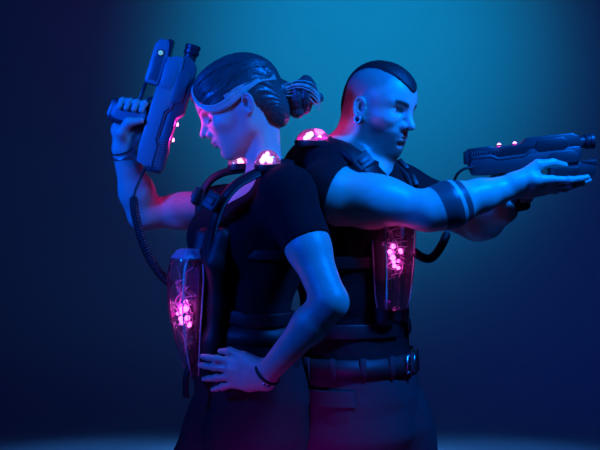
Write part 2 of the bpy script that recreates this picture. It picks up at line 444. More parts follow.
# ------------------------------------------------------------------ gun frames (photo-pixel units inside)
class GF(Fr): pass
a = math.radians(16); GW = Fr(P(150, 168, -.02), (math.sin(a), 0, math.cos(a)), (0, -1, 0), (math.cos(a), 0, -math.sin(a)), U)
a = math.radians(6);  t = math.radians(0); gf = V3(math.cos(a) * math.cos(t), -math.cos(a) * math.sin(t), math.sin(a)); gl = nrm(np.cross((0, 0, 1), gf)); GM = Fr(P(468, 162, .03), gf, gl, np.cross(gf, gl), U)


# ================================================================== THE SETTING
def build_setting():
    bm = bmesh.new()
    for x, y in ((-9, -4.2), (9, -4.2), (9, 5.0), (-9, 5.0)): bm.verts.new((x, y, 0))
    bm.faces.new(bm.verts[:]); struct('floor', bm, M['paper'])
    bm = bmesh.new(); prof = [(5.0, 0)]
    for k in range(1, 13): t = k / 12 * PI / 2; prof.append((5.0 + .6 * math.sin(t), .6 - .6 * math.cos(t)))
    prof += [(5.6, 1.5), (5.6, 2.6), (5.6, 4.2)]
    g = [[bm.verts.new((x, y, z)) for x in (-9, 9)] for y, z in prof]
    for r0, r1 in zip(g, g[1:]): bm.faces.new((r0[0], r0[1], r1[1], r1[0]))
    struct('wall_back', bm, M['paper'])
build_setting()

# ================================================================== THE WOMAN
def sec(px, py, y, a, b, yaw):
    p = P(px, py, y); return (p[2], p[0], p[1], a, b, yaw)
LEG_H = .0024
yw = math.radians(28)         # she faces -x, chest turned a little to the camera; lateral axis direction angle
def lat(yaw): return yaw + math.radians(-90)
W_T = [sec(270, 164, -.03, .045, .040, lat(yw)), sec(271, 172, -.03, .075, .048, lat(yw)), sec(268, 184, -.035, .120, .064, lat(yw)), sec(260, 202, -.045, .146, .084, lat(yw)),
       sec(256, 232, -.05, .144, .092, lat(yw)), sec(252, 262, -.05, .138, .100, lat(yw)), sec(246, 300, -.05, .116, .084, lat(yw)),
       sec(244, 325, -.05, .118, .084, lat(yw)), sec(244, 360, -.05, .148, .100, lat(yw)), sec(251, 395, -.05, .162, .096, lat(yw)),
       sec(249, 430, -.05, .162, .104, lat(yw)), sec(249, 462, -.05, .14, .09, lat(yw))]
fW = V3(-math.cos(yw), -math.sin(yw), 0); lW = np.cross((0, 0, 1), fW)
HW = head_frame(P(245, 109, -.03), (-1, -.04, 0), 27, .95)
w_sh_n = P(287, 194, -.195); w_el_n = P(330, 302, -.31); w_wr_n = P(265, 376, -.262)
w_sh_f = P(224, 208, .10); w_el_f = P(144, 214, .06); w_wr_f = P(123, 150, .0)
w_hip_n, w_knee_n, w_ank_n = P(252, 440, -.13), P(258, 610, -.12), P(272, 775, -.06)
w_hip_f, w_knee_f, w_ank_f = P(230, 424, .03), P(138, 590, -.02), P(160, 775, .04)
def woman_fields():
    F = Field()
    F.loft(W_T)
    head(F, HW, False, (-.012, .80), .83)
    F.cone(HW.pt(-.042, 0, -.012), P(265, 174, -.03), .034, .040, .02)
    F.cone(HW.pt(-.026, 0, -.040), P(264, 170, -.04), .033, .035, .012)
    for s in (1, -1): F.cone(HW.pt(-.030, s * .045, -.02), P(262 + (0 if s > 0 else -3), 174, -.065 if s > 0 else -.03), .010, .010, .02)
    for s in (1, -1):
        c = np.array(P(254, 236, -.045)) + fW * .070 + lW * s * .068
        F.ell(c, (.055, .058, .055), k=.05)
    # near arm, hand on hip
    F.cone(P(274, 186, -.07), w_sh_n, .045, .050, .04)
    F.cone(w_sh_n, (w_sh_n + w_el_n) / 2, .050, .043, .03); F.cone((w_sh_n + w_el_n) / 2, w_el_n, .043, .036, .03)
    fm = w_el_n + (w_wr_n - w_el_n) * .3
    F.cone(w_el_n, fm, .035, .036, .02); F.cone(fm, w_wr_n, .036, .0230, .02)
    hand(F, w_wr_n, nrm(V3(-.92, .34, .05)), (-.34, -1, .12), False, .88, curl=((-4, 14, 10), (6, 14, 10), (8, 14, 10), (6, 16, 10)), spread=(3, 1, -9, -17),
         thumb=[(.022, .022, -.004), (.060, .040, -.004), (.098, .050, -.004), (.128, .048, -.014)])
    # far arm, raised
    F.cone(P(264, 200, .04), w_sh_f, .042, .043, .04)
    F.cone(w_sh_f, (w_sh_f + w_el_f) / 2, .043, .039, .03); F.cone((w_sh_f + w_el_f) / 2, w_el_f, .039, .035, .03)
    fm = w_el_f + (w_wr_f - w_el_f) * .35
    F.cone(w_el_f, fm, .037, .040, .02); F.cone(fm, w_wr_f, .039, .0255, .02)
    grip_hand(F, GW, w_wr_f, 1, .94)
    for h_, k_, an, fo in ((w_hip_n, w_knee_n, w_ank_n, (-.95, -.3)), (w_hip_f, w_knee_f, w_ank_f, (-.98, -.1))):
        F.cone(h_, k_, .078, .052, .05); F.cone(k_, k_ + (an - k_) * .3, .052, .054, .03); F.cone(k_ + (an - k_) * .3, an, .053, .034, .03)
        F.cone(an, V3(an[0], an[1], .05), .034, .032, .02); t = V3(an[0] + fo[0] * .15, an[1] + fo[1] * .15, .032); F.cone(V3(an[0], an[1], .05), t, .034, .026, .02)
    return F
def skin_col(v, H, base, male, zf=1.0):
    col = tint(base, len(v)); q = H.loc(v); x, y, z = q[:, 0], q[:, 1], q[:, 2]; ay = np.abs(y); z = np.where(z < 0, z / zf, z)
    face = (np.linalg.norm(q, axis=1) < .16)
    lip = np.exp(-(((z + .0525) / .0105) ** 4 + (y / .0225) ** 4)) * (x > .083) * face
    blend(col, lip * (.15 if male else .85), (.42, .17, .15) if male else (.48, .12, .14))
    bz = (.0315 + .0075 * np.sin(np.clip((ay - .010) / .046, 0, 1) * 2.4)) if male else (.0365 + .006 * np.sin(np.clip((ay - .012) / .04, 0, 1) * 2.6))
    brow = sstep(ay, .010, .016) * (1 - sstep(ay, .048, .056)) * np.exp(-((z - bz) / (.0058 if male else .0038)) ** 4) * (x > .055) * face
    blend(col, brow * .93, (.03, .02, .015))
    ez = .0178
    if male:
        o = np.exp(-(((ay - .0325) / .0125) ** 4 + ((z - ez) / .0050) ** 4)) * (x > .07) * face
        blend(col, o, (.75, .72, .70))
        blend(col, np.exp(-(((ay - .0325) / .0056) ** 6 + ((z - ez - .0005) / .0056) ** 6)) * (o > .2), (.06, .05, .05))
        lash = np.exp(-(((ay - .033) / .0150) ** 4 + ((z - ez - .0058) / .0018) ** 2)) * (x > .066) * face
        blend(col, lash * .85, (.03, .02, .02))
        beard = sstep(-z, .012, .045) * sstep(x, -.002, .022) * (1 - sstep(-z, .10, .125)) * face
        cheek = sstep(x - .060, 0, .02) * (1 - sstep(-z, .030, .048)) * sstep(ay, .018, .03)
        side = sstep(ay, .045, .058) * sstep(z, -.06, -.02) * (1 - sstep(z, .005, .045)) * sstep(x, .0, .02) * (1 - sstep(x, .022, .046)) * face * .6
        m = np.clip(beard * (1 - cheek) * (1 - lip) + side * .8, 0, 1)
        m *= 1 - np.exp(-((y / .012) ** 4 + ((z + .074) / .004) ** 4))*.6
        blend(col, m * .84, (.045, .03, .025))
        # shaved sides of the head
        sh = sstep(z + .55 * np.clip(-x, -.1, .1), .030, .055) * (1 - sstep(x, .050, .068)) * face * (ay > .02)
        nape = sstep(-x, .02, .05) * sstep(z, -.06, -.02) * face
        blend(col, np.clip(sh + nape, 0, 1) * .45, (.10, .075, .065))
    else:
        lash = np.exp(-(((ay - .033) / .0165) ** 4 + ((z - ez + .0045) / .0026) ** 2)) * (x > .066) * face
        blend(col, lash * .9, (.03, .02, .02))
    return col
person_w = thing('person', 'woman with hair in a bun holding a gun upright, other hand on her hip',
                 'person', (P(240, 300, -.04)[0], -.04, 0))
ow = np.array(person_w.location)
v, q = woman_fields().mesh(LEG_H)
body_w = np_mesh('body', v, q, M['skin_w'], person_w, ow, skin_col(v, HW, (.62, .43, .36), False, .83))

def clear_of(F, pts): return F.ev(np.atleast_2d(pts))
# t-shirt
def woman_tee():
    F = Field(); fn = fold_noise(3, .0035, 26, (1, 1, .7))
    T = [s for s in W_T if s[0] < P(0, 163)[2]]
    T = [t for t in T if t[0] > P(0, 372)[2]]
    F.loft(T, .007, fold=fn)
    for s in (1, -1):
        c = np.array(P(254, 236, -.045)) + fW * .070 + lW * s * .068
        F.ell(c, (.062, .065, .062), k=.05)
    d = nrm(w_el_n - w_sh_n); e = w_sh_n + (w_el_n - w_sh_n) * .55
    F.sleeve([(P(274, 186, -.07), w_sh_n, .051, .058, .04), (w_sh_n, e, .057, .054, .03)], w_sh_n + (w_el_n - w_sh_n) * .47, d, .03)
    d2 = nrm(w_el_f - w_sh_f)
    F.sleeve([(P(264, 200, .04), w_sh_f, .048, .050, .04), (w_sh_f, w_sh_f + d2 * .08, .050, .048, .03)], w_sh_f + d2 * .055, d2, .03)
    n0 = P(264, 160, -.03)
    F.ell(n0 + V3(0, 0, -.002) + fW * .028, (.075, .075, .052), k=.006, mode='s')
    F.ell(n0 + fW * .080 + lW * .02 + V3(0, 0, -.055), (.066, .062, .068), k=.006, mode='s')
    return F
v, q = woman_tee().mesh(.0032)
np_mesh('t_shirt', v, q, M['tee'], person_w, ow)
def woman_trousers():
    F = Field(); fn = fold_noise(8, .004, 22)
    F.loft([t for t in W_T if t[0] < P(0, 318)[2]], .009, fold=fn)
    for h_, k_, an in ((w_hip_n, w_knee_n, w_ank_n), (w_hip_f, w_knee_f, w_ank_f)):
        F.cone(h_, k_, .094, .066, .05); F.cone(k_, k_ + (an - k_) * .3, .066, .066, .03); F.cone(k_ + (an - k_) * .3, V3(an[0], an[1], .085), .066, .052, .03)
    return F
v, q = woman_trousers().mesh(.0045); tw = np_mesh('trousers', v, q, M['trouser_w'], person_w, ow)
def waist_band(T, py0, py1, off, name, m, parent, org):
    A = np.array(sorted(T)); z0, z1 = P(0, py1)[2], P(0, py0)[2]
    bm = bmesh.new(); n = 72; rings = []
    for z, e in ((z0, off), (z1, off), (z1, off - .012), (z0, off - .012)):
        cx, cy, aa, bb, yy = [np.interp(z, A[:, 0], A[:, i]) for i in range(1, 6)]
        ring = []
        for k in range(n):
            t = 2 * PI * k / n; c_, s_ = math.cos(t), math.sin(t); e2 = 2 / 2.3
            u = (aa + e) * math.copysign(abs(c_) ** e2, c_); w = (bb + e) * math.copysign(abs(s_) ** e2, s_)
            ring.append(bm.verts.new((cx + u * math.cos(yy) - w * math.sin(yy) - org[0], cy + u * math.sin(yy) + w * math.cos(yy) - org[1], z - org[2])))
        rings.append(ring)
    for i in range(4):
        r0, r1 = rings[i], rings[(i + 1) % 4]
        for k in range(n): bm.faces.new((r0[k], r0[(k + 1) % n], r1[(k + 1) % n], r1[k]))
    bmesh.ops.bevel(bm, geom=[e for e in bm.edges if e.calc_face_angle(0) > 1], offset=.002, segments=2, affect='EDGES')
    return obj(name, bm, m, parent)
waist_band(W_T, 322, 338, .015, 'waistband', M['belt'], tw, ow)
def shoe(an, fo, parent, org, k=1.0):
    F = Field(); f = nrm(V3(fo[0], fo[1], 0)); b = V3(an[0], an[1], 0)
    F.cone(b + V3(0, 0, .085), b + V3(0, 0, .04), .047 * k, .042 * k, .03)
    F.chain([b - f * .045 + V3(0, 0, .036), b + f * .07 + V3(0, 0, .042), b + f * .17 + V3(0, 0, .034)], [.036 * k, .043 * k, .034 * k], .03)
    F.plane((0, 0, .018), (0, 0, -1))
    v, q = F.mesh(.005); o = np_mesh('shoe', v, q, M['shoe'], parent, org)
    S = Field(); S.chain([b - f * .045 + V3(0, 0, .012), b + f * .07 + V3(0, 0, .012), b + f * .17 + V3(0, 0, .012)], [.040 * k, .047 * k, .038 * k], .02)
    S.plane((0, 0, .026), (0, 0, 1)); S.plane((0, 0, .001), (0, 0, -1))
    v, q = S.mesh(.005); np_mesh('sole', v, q, M['rubber'], o, (0, 0, 0))
    bpy.data.objects[o.name].children  # sole sits in the shoe's own space
    for c in o.children: c.location = -Vector(org)
shoe(w_ank_n, (-.95, -.3), person_w, ow, .95); shoe(w_ank_f, (-.98, -.1), person_w, ow, .95)

# hair: a cap, combed strands, a bun and lighter front lock
HCAP = Field()
HCAP.ell((-.004, 0, .046), (.107, .085, .089), k=.02); HCAP.ell((.044, 0, .052), (.066, .074, .064), k=.03); HCAP.ell((-.056, 0, -.014), (.050, .060, .060), k=.03)
def on_cap(d, off):
    """point in head coords on the outer hair surface in direction d; off is measured from about 11 mm under it"""
    d = nrm(d); c = V3(0, 0, .046); t = np.linspace(.05, .17, 241)
    e = HCAP.ev(c + t[:, None] * d); i = int(np.argmax(e > 0))
    return c + d * (t[i] + off - .0115)
def woman_hair():
    k = HW.k; F = Field()
    F.ell(HW.pt(-.004, 0, .046), np.array([.107, .085, .089]) * k, HW.R, .02)
    F.ell(HW.pt(.044, 0, .052), np.array([.066, .074, .064]) * k, HW.R, .03)
    F.ell(HW.pt(-.055, 0, -.020), np.array([.050, .059, .062]) * k, HW.R, .03)
    def fn(p):     # hairline: a surface in head coordinates
        q_ = HW.loc(p); x, y, z = q_[:, 0], q_[:, 1], q_[:, 2]
        line = np.interp(x, [-.11, -.080, -.055, -.036, -.022, .012, .045, .070, .085, .098, .115], [-.090, -.088, -.078, -.040, .010, .020, .017, .026, .046, .074, .105])
        return (line - z) * .7 * k
    F.add(fn, (0, 0, 1), 50, .008, 'i')
    def strands(p):
        q_ = HW.loc(p); x, y, z = q_[:, 0] + .115, q_[:, 1], q_[:, 2] - .045
        a_ = np.arctan2(np.abs(y), z + .12) + .12 * np.sin(x * 30)
        return .0011 * np.sin(a_ * 70) + .0009 * np.sin(a_ * 131 + x * 20)
    base = F.ev
    class G(Field): pass
    g = G(); g.ops = F.ops[:-1] + [(lambda p, f=fn: f(p), np.zeros(3), 50., .006, 'i')]
    old = g.ev
    g.ev = lambda p, c=None, R=None: old(p, c, R) + strands(p)
    return g
v, q = woman_hair().mesh(.0026); hair = np_mesh('hair', v, q, M['hair_w'], person_w, ow)
def hair_path(side, th, lift, x0, z0, n=14):
    """from the hairline to the knot at the back, over the cap"""
    y0 = side * th
    tie = V3(-.100, side * .006, .030)
    p0 = V3(x0, y0, z0)
    out = []
    for t in np.linspace(0, 1, n):
        p = p0 * (1 - t) + tie * t + V3(0, 0, .030 * math.sin(PI * t)) * (1 if z0 > .05 else .25) + V3(0, side * .02 * math.sin(PI * t), 0)
        d = p - V3(0, 0, .046)
        dd = on_cap(d, .0105 + lift * math.sin(PI * min(1, t * 1.2)))
        # stay outside the fuller forehead too
        out.append(HW.pt(*dd))
    return np.array(out)
bm = bmesh.new()
for i in range(210):
    s = RNG.choice([1, 1, -1]); u_ = RNG.uniform()
    x0 = np.interp(u_, [0, .35, .7, 1], [-.02, .045, .085, .10]); z0 = np.interp(u_, [0, .35, .7, 1], [.034, .036, .046, .075]) ; th = np.interp(u_, [0, .35, .7, 1], [.078, .070, .052, .01])
    pts = hair_path(s, th, RNG.uniform(-.001, .0035), x0 + RNG.normal() * .006, z0 + abs(RNG.normal()) * .02)
    r = RNG.uniform(.0010, .0022); taper = np.interp(np.linspace(0, 1, len(pts)), [0, .15, .85, 1], [.4, 1, 1, .6]) * r
    sweep(bm, pts - ow, taper, 5)
obj('combed_strands', bm, M['hair_w'], hair)
bm = bmesh.new()          # bleached lock along the hairline
for i in range(50):
    off = abs(RNG.normal()) * .0065 - .001; lift = RNG.uniform(.0008, .0035)
    ctrl = [(.090, .030, .092), (.090, .044, .062), (.080, .057, .034), (.056, .068, .019), (.025, .077, .019), (-.015, .082, .029), (-.055, .072, .036), (-.090, .040, .030)]
    n_end = RNG.randint(4, 9)
    pts = []
    for j, c in enumerate(ctrl[:n_end]):
        d = V3(c[0], c[1], c[2] + off) - V3(0, 0, .046)
        pp = on_cap(d, .0115 + lift); pts.append(HW.pt(*pp))
    sp = spline(pts, 5); r = RNG.uniform(.0012, .002)
    sweep(bm, sp - ow, np.interp(np.linspace(0, 1, len(sp)), [0, .2, .8, 1], [.5, 1, .9, .3]) * r, 5)
obj('bleached_lock', bm, M['hair_l'], hair)
BC = P(302, 96, -.02); bx = nrm(V3(1, 0, -.05)); bz = nrm(np.cross(bx, (0, 1, 0))); by = V3(0, 1, 0)
BF = Field()              # the bun: rolled locks wound round each other
BF.cone(P(278, 92, -.03), P(292, 95, -.02), .032, .024, .02)
for i in range(9):
    ph = i * .7 + .3; R0 = (.023, .020, .026)[i % 3]; xo = -.014 + .0038 * i; tl = (.35, -.3, .15, -.5)[i % 4]
    pts = []
    for t in np.linspace(0, 1, 13):
        a_ = ph + t * 4.4
        pts.append(BC + bz * R0 * 1.15 * math.sin(a_) + by * R0 * math.cos(a_) + bx * (xo + tl * R0 * math.sin(a_ + i)))
    BF.chain(pts, list(np.interp(np.linspace(0, 1, 13), [0, .2, .8, 1], [.006, .0115, .0115, .005])), .003)
BF.ell(BC, (.024, .022, .026), k=.006)
for (cx, cz, cyy, r_) in ((297, 112, -.03, .0145), (317, 98, -.015, .0135), (306, 80, -.02, .012)): BF.ell(P(cx, cz, cyy), (r_ * 1.15, r_, r_), k=.006)
old_ev = BF.ev
def bun_ev(p, c=None, R=None):
    q_ = p - BC; a_ = np.arctan2(q_ @ bz, q_ @ by); x = q_ @ bx
    return old_ev(p, c, R) + .0007 * np.sin(x * 900 + 3 * np.sin(2 * a_)) + .0005 * np.sin(x * 1700 + 5 * np.sin(a_))
BF.ev = bun_ev
v, q = BF.mesh(.0022); np_mesh('bun', v, q, M['hair_w'], hair, (0, 0, 0)).location = -Vector(ow)
bm = bmesh.new()
for i in range(10):       # light streaks wrapped over the bun
    f = RNG.normal() * 2.2; y_ = RNG.uniform(-.060, -.050)
    pts = [P(281, 90 + f * .6, -.055), P(289, 88 + f, -.052), P(298, 86 + f, y_), P(308, 88 + f * 1.2, y_), P(316, 94 + f * 1.4, -.040), P(320, 102 + f, -.028)]
    sweep(bm, spline(pts, 6) - ow, .0014, 5)
for i in range(9):
    f = RNG.uniform(-1, 1); pts = [HW.pt(*on_cap(V3(x_, y_, z_ + .006 * f - .046), .0135)) for x_, y_, z_ in ((.03, .075, .040), (-.01, .078, .044), (-.05, .070, .042), (-.085, .042, .034))]
    sweep(bm, spline(pts, 6) - ow, .0012, 5)
obj('light_streaks', bm, M['hair_l'], hair)
bm = bmesh.new(); torus(bm, P(286, 94, -.02) - ow, bx, .019, .0045); obj('hair_tie', bm, M['rubber'], hair)
for sd in (1, -1):        # lowered lashes
    bm = bmesh.new()
    for i in range(15):
        f = i / 14; yy_ = sd * (.019 + .029 * f); x_ = .0885 - .012 * f; z_ = .0125 + .001 * math.sin(PI * f)
        p0 = HW.pt(x_, yy_, z_); p1 = HW.pt(x_ + .0055, yy_ + sd * .002 * f, z_ - .0045); p2 = HW.pt(x_ + .0100, yy_ + sd * .005 * f, z_ - .0055)
        sweep(bm, spline([p0, p1, p2], 3) - ow, np.linspace(.0009, .0003, 7), 5)
    obj('eyelashes', bm, M['hair_m'], body_w)
# bracelets
def around(a, b, t, r, rad, bm, org, tilt=0):
    p = a + (b - a) * t; ax = nrm(b - a) + V3(0, tilt, 0); torus(bm, p - org, ax, r, rad, 40, 8)
bm = bmesh.new(); around(w_el_n, w_wr_n, .965, .0285, .0032, bm, ow, .25); br = obj('bracelet', bm, M['rubber'], person_w); br['label'] = 'dark cord bracelet with silver beads on the wrist at her hip'
pb = w_wr_n + nrm(w_el_n - w_wr_n) * .006
for dx, dz in ((-.004, -.026), (.004, -.030)):
    bm = bmesh.new(); ball(bm, pb + V3(dx, -.018, dz + .006) - ow, .0048); obj('bead', bm, M['bead'], br)
for t, r, rd, tl in ((.91, .0300, .0013, .1), (.955, .0290, .0012, -.15), (1.0, .0285, .0015, .0)):
    bm = bmesh.new(); around(w_el_f, w_wr_f, t, r, rd, bm, ow, tl); b_ = obj('bracelet', bm, M['steel'] if rd < .0014 else M['strap'], person_w)
    b_['label'] = 'thin chain bracelet on the raised wrist' if rd < .0014 else 'dark cord bracelet on the raised wrist'
# ================================================================== THE MAN
ym = math.radians(25)
def latm(yaw): return math.radians(90) - yaw      # lateral axis pointing to his far (left) side
LM = latm(ym)
M_T = [sec(361, 158, .10, .070, .066, LM), sec(358, 168, .10, .100, .075, LM), sec(350, 180, .10, .165, .098, LM), sec(349, 200, .105, .186, .106, LM), sec(350, 235, .105, .180, .110, LM),
       sec(352, 280, .10, .160, .108, LM), sec(355, 320, .10, .148, .102, LM), sec(356, 360, .10, .160, .108, LM),
       sec(361, 395, .10, .184, .118, LM), sec(364, 430, .10, .188, .118, LM), sec(360, 465, .10, .15, .09, LM)]
fM = V3(math.cos(ym), -math.sin(ym), 0); lM = np.cross((0, 0, 1), fM)
hy = math.radians(38)
HM = head_frame(P(376, 112, .075), (math.cos(hy), -math.sin(hy), 0), 14, .90, -2)
m_sh_n = P(326, 193, -.065); m_el_n = P(428, 211, -.10); m_wr_n = P(514, 186, -.045)
m_sh_f = P(398, 192, .27); m_el_f = P(478, 222, .23); m_wr_f = P(506, 211, .035)
m_hip_n, m_knee_n, m_ank_n = P(340, 445, .02), P(350, 620, .0), P(335, 775, .06)
m_hip_f, m_knee_f, m_ank_f = P(392, 445, .18), P(415, 620, .16), P(425, 760, .24)
def man_fields():
    F = Field()
    F.loft(M_T)
    head(F, HM, True, (.003, .95), .96)
    F.cone(HM.pt(-.030, 0, -.025), P(355, 164, .09), .058, .066, .03)
    F.cone(HM.pt(.002, 0, -.055), P(368, 168, .07), .050, .055, .03)
    F.cone(HM.pt(-.028, -.045, -.03), P(378, 172, .02), .012, .012, .025)
    for s in (1, -1):
        F.ell(P(346, 212, .10) + fM * .082 + lM * s * .075, (.07, .07, .055), k=.05)      # chest
        F.cone(P(352, 160, .09), P(335 if s < 0 else 372, 168, -.01 if s < 0 else .2), .045, .045, .05)     # trapezius
    F.ell(P(314, 172, .085), (.070, .08, .072), k=.06)        # shoulder blade drawn back
    F.cone(P(337, 178, .02), m_sh_n, .060, .060, .05)
    mu = m_sh_n + (m_el_n - m_sh_n) * .45
    F.cone(m_sh_n, mu, .058, .050, .04); F.cone(mu, m_el_n, .050, .041, .03)
    F.ell(m_sh_n + (m_el_n - m_sh_n) * .50 + V3(0, -.004, .010), (.075, .046, .045), k=.03); F.cone(P(338, 168, -.01), P(368, 190, .0), .044, .042, .04)      # biceps
    fm = m_el_n + (m_wr_n - m_el_n) * .24
    F.cone(m_el_n, fm, .042, .049, .025); F.cone(fm, m_el_n + (m_wr_n - m_el_n) * .6, .049, .036, .03); F.cone(m_el_n + (m_wr_n - m_el_n) * .6, m_wr_n, .036, .0275, .02)
    hand(F, m_wr_n, nrm(V3(.97, .10, .0)), (0, -.55, -.83), True, .95, curl=((-4, 10, 8), (0, 12, 10), (4, 16, 12), (8, 18, 12)), spread=(3, 1, -2, -5),
         thumb=[(.022, .020, -.010), (.056, .037, -.036), (.096, .032, -.046), (.130, .020, -.048)])
    F.cone(P(372, 182, .2), m_sh_f, .062, .062, .05)
    F.cone(m_sh_f, m_el_f, .058, .043, .03)
    fm = m_el_f + (m_wr_f - m_el_f) * .25
    F.cone(m_el_f, fm, .043, .047, .03); F.cone(fm, m_wr_f, .046, .028, .02)
    grip_hand(F, GM, m_wr_f, -1, 1.0)
    for h_, k_, an, fo in ((m_hip_n, m_knee_n, m_ank_n, (.8, -.6)), (m_hip_f, m_knee_f, m_ank_f, (.95, -.2))):
        F.cone(h_, k_, .088, .058, .05); F.cone(k_, k_ + (an - k_) * .3, .058, .060, .03); F.cone(k_ + (an - k_) * .3, an, .060, .038, .03)
        F.cone(an, V3(an[0], an[1], .05), .038, .035, .02); t = V3(an[0] + fo[0] * .16, an[1] + fo[1] * .16, .035); F.cone(V3(an[0], an[1], .05), t, .036, .028, .02)
    return F
person_m = thing('person', 'bearded man with shaved temples in black t-shirt aiming a gun with outstretched arms',
                 'person', (P(355, 300, .1)[0], .1, 0))
om = np.array(person_m.location)
v, q = man_fields().mesh(LEG_H)
cm = skin_col(v, HM, (.60, .42, .34), True)
d = nrm(m_wr_n - m_el_n); s_ = (v - m_el_n) @ d; rad = np.linalg.norm(v - m_el_n - s_[:, None] * d, axis=1)
arm = (rad < .07)
s_ = s_ + .10 * ((v[:, 2] - m_el_n[2]) - s_ * d[2])
for a0, a1 in ((.020, .063), (.073, .089)):      # band tattoo round the forearm
    blend(cm, sstep(s_, a0 - .001, a0 + .001) * (1 - sstep(s_, a1 - .001, a1 + .001)) * arm * .92, (.03, .03, .04))
body_m = np_mesh('body', v, q, M['skin_m'], person_m, om, cm)
def man_tee():
    F = Field(); fn = fold_noise(5, .0040, 24, (1, 1, .8))
    F.loft([t for t in M_T if P(0, 375)[2] < t[0] < P(0, 163)[2]], .009, fold=fn)
    for s in (1, -1):
        F.ell(P(346, 212, .10) + fM * .082 + lM * s * .075, (.079, .079, .064), k=.05)
        F.cone(P(352, 160, .09), P(335 if s < 0 else 372, 168, -.01 if s < 0 else .2), .051, .052, .05)
    F.ell(P(314, 172, .085), (.078, .088, .080), k=.06)
    d = nrm(m_el_n - m_sh_n); d2 = nrm(m_el_f - m_sh_f)
    F.cone(P(338, 166, -.015), P(370, 189, -.01), .050, .047, .03)
    F.sleeve([(P(337, 178, .02), m_sh_n, .064, .066, .05), (m_sh_n, m_sh_n + d * .07, .066, .063, .03)], P(335, 198, -.09), d + V3(0, -.30, -.10), .025)
    F.sleeve([(P(372, 182, .2), m_sh_f, .069, .070, .05), (m_sh_f, m_sh_f + d2 * .12, .067, .062, .03)], m_sh_f + d2 * .10, d2, .03)
    F.ell(P(362, 150, .085), (.078, .078, .040), k=.006, mode='s')
    return F
v, q = man_tee().mesh(.0034); np_mesh('t_shirt', v, q, M['tee'], person_m, om)
def man_trousers():
    F = Field(); fn = fold_noise(9, .006, 20)
    F.loft([t for t in M_T if t[0] < P(0, 356)[2]], .013, fold=fn)
    for h_, k_, an in ((m_hip_n, m_knee_n, m_ank_n), (m_hip_f, m_knee_f, m_ank_f)):
        F.cone(h_, k_, .112, .082, .05); F.cone(k_, k_ + (an - k_) * .3, .082, .080, .03); F.cone(k_ + (an - k_) * .3, V3(an[0], an[1], .09), .080, .062, .03)
    return F
v, q = man_trousers().mesh(.0045); tm = np_mesh('trousers', v, q, M['trouser'], person_m, om)
blt = waist_band(M_T, 357, 375, .025, 'belt', M['belt'], person_m, om)
def on_loft(T, py, ang, off):
    """point on the torso surface at picture height py, angle from the front (radians, + to the left of the body)"""
    A = np.array(sorted(T)); z = P(0, py)[2]; cx, cy, a_, b_, yy = [np.interp(z, A[:, 0], A[:, i]) for i in range(1, 6)]
    l = V3(math.cos(yy), math.sin(yy), 0); f = V3(-math.sin(yy), math.cos(yy), 0)
    if f @ (fW if T is W_T else fM) < 0: f = -f
    return V3(cx, cy, z) + l * (a_ + off) * math.sin(ang) + f * (b_ + off) * math.cos(ang)
LATM = V3(math.cos(LM), math.sin(LM), 0)
for a_ in np.linspace(-1.9, 1.9, 9):
    bm = bmesh.new(); p = on_loft(M_T, 366, a_, .034); pts = [p + V3(0, 0, .026), p, p - V3(0, 0, .026)]
    sweep(bm, np.array(pts) - om, 1, prof=band_prof(.014, .005), up=nrm(p - P(355, 366, .1)))
    obj('belt_loop', bm, M['trouser'], tm)
bm = bmesh.new(); p = on_loft(M_T, 366, 0.0, .031)
f_ = fM; l_ = lM
for s in (1, -1):
    sweep(bm, np.array([p + l_ * .024 * s + V3(0, 0, .019), p + l_ * .024 * s - V3(0, 0, .019)]) - om, .0028, 8)
    sweep(bm, np.array([p + l_ * .026 + V3(0, 0, .019 * s), p - l_ * .026 + V3(0, 0, .019 * s)]) - om, .0028, 8)
sweep(bm, np.array([p, p - l_ * .026]) - om, .002, 6)
obj('buckle', bm, M['steel'], blt)
# cargo and hip pockets, stitched seams
def patch(T, py0, py1, a0, a1, off, name, m, parent, org, th=.006):
    bm = bmesh.new(); n, k = 10, 14
    g = [[[bm.verts.new(Vector(on_loft(T, py0 + (py1 - py0) * j / k, a0 + (a1 - a0) * i / n, o_) - org)) for i in range(n + 1)] for j in range(k + 1)] for o_ in (off, off + th)]
    for o_ in (0, 1):
        for j in range(k):
            for i in range(n): bm.faces.new((g[o_][j][i], g[o_][j][i + 1], g[o_][j + 1][i + 1], g[o_][j + 1][i]))
    for j in range(k):
        for i in (0, n): bm.faces.new((g[0][j][i], g[0][j + 1][i], g[1][j + 1][i], g[1][j][i]))
    for i in range(n):
        for j in (0, k): bm.faces.new((g[0][j][i], g[0][j][i + 1], g[1][j][i + 1], g[1][j][i]))
    return obj(name, bm, m, parent)
pk = patch(M_T, 392, 446, -1.9, -1.15, .018, 'pocket', M['trouser'], tm, om)
patch(M_T, 386, 402, -1.95, -1.1, .024, 'pocket_flap', M['trouser'], pk, om, .003)
pk = patch(M_T, 392, 446, .95, 1.7, .018, 'pocket', M['trouser'], tm, om)
shoe(m_ank_n, (.8, -.6), person_m, om, 1.08); shoe(m_ank_f, (.95, -.2), person_m, om, 1.08)
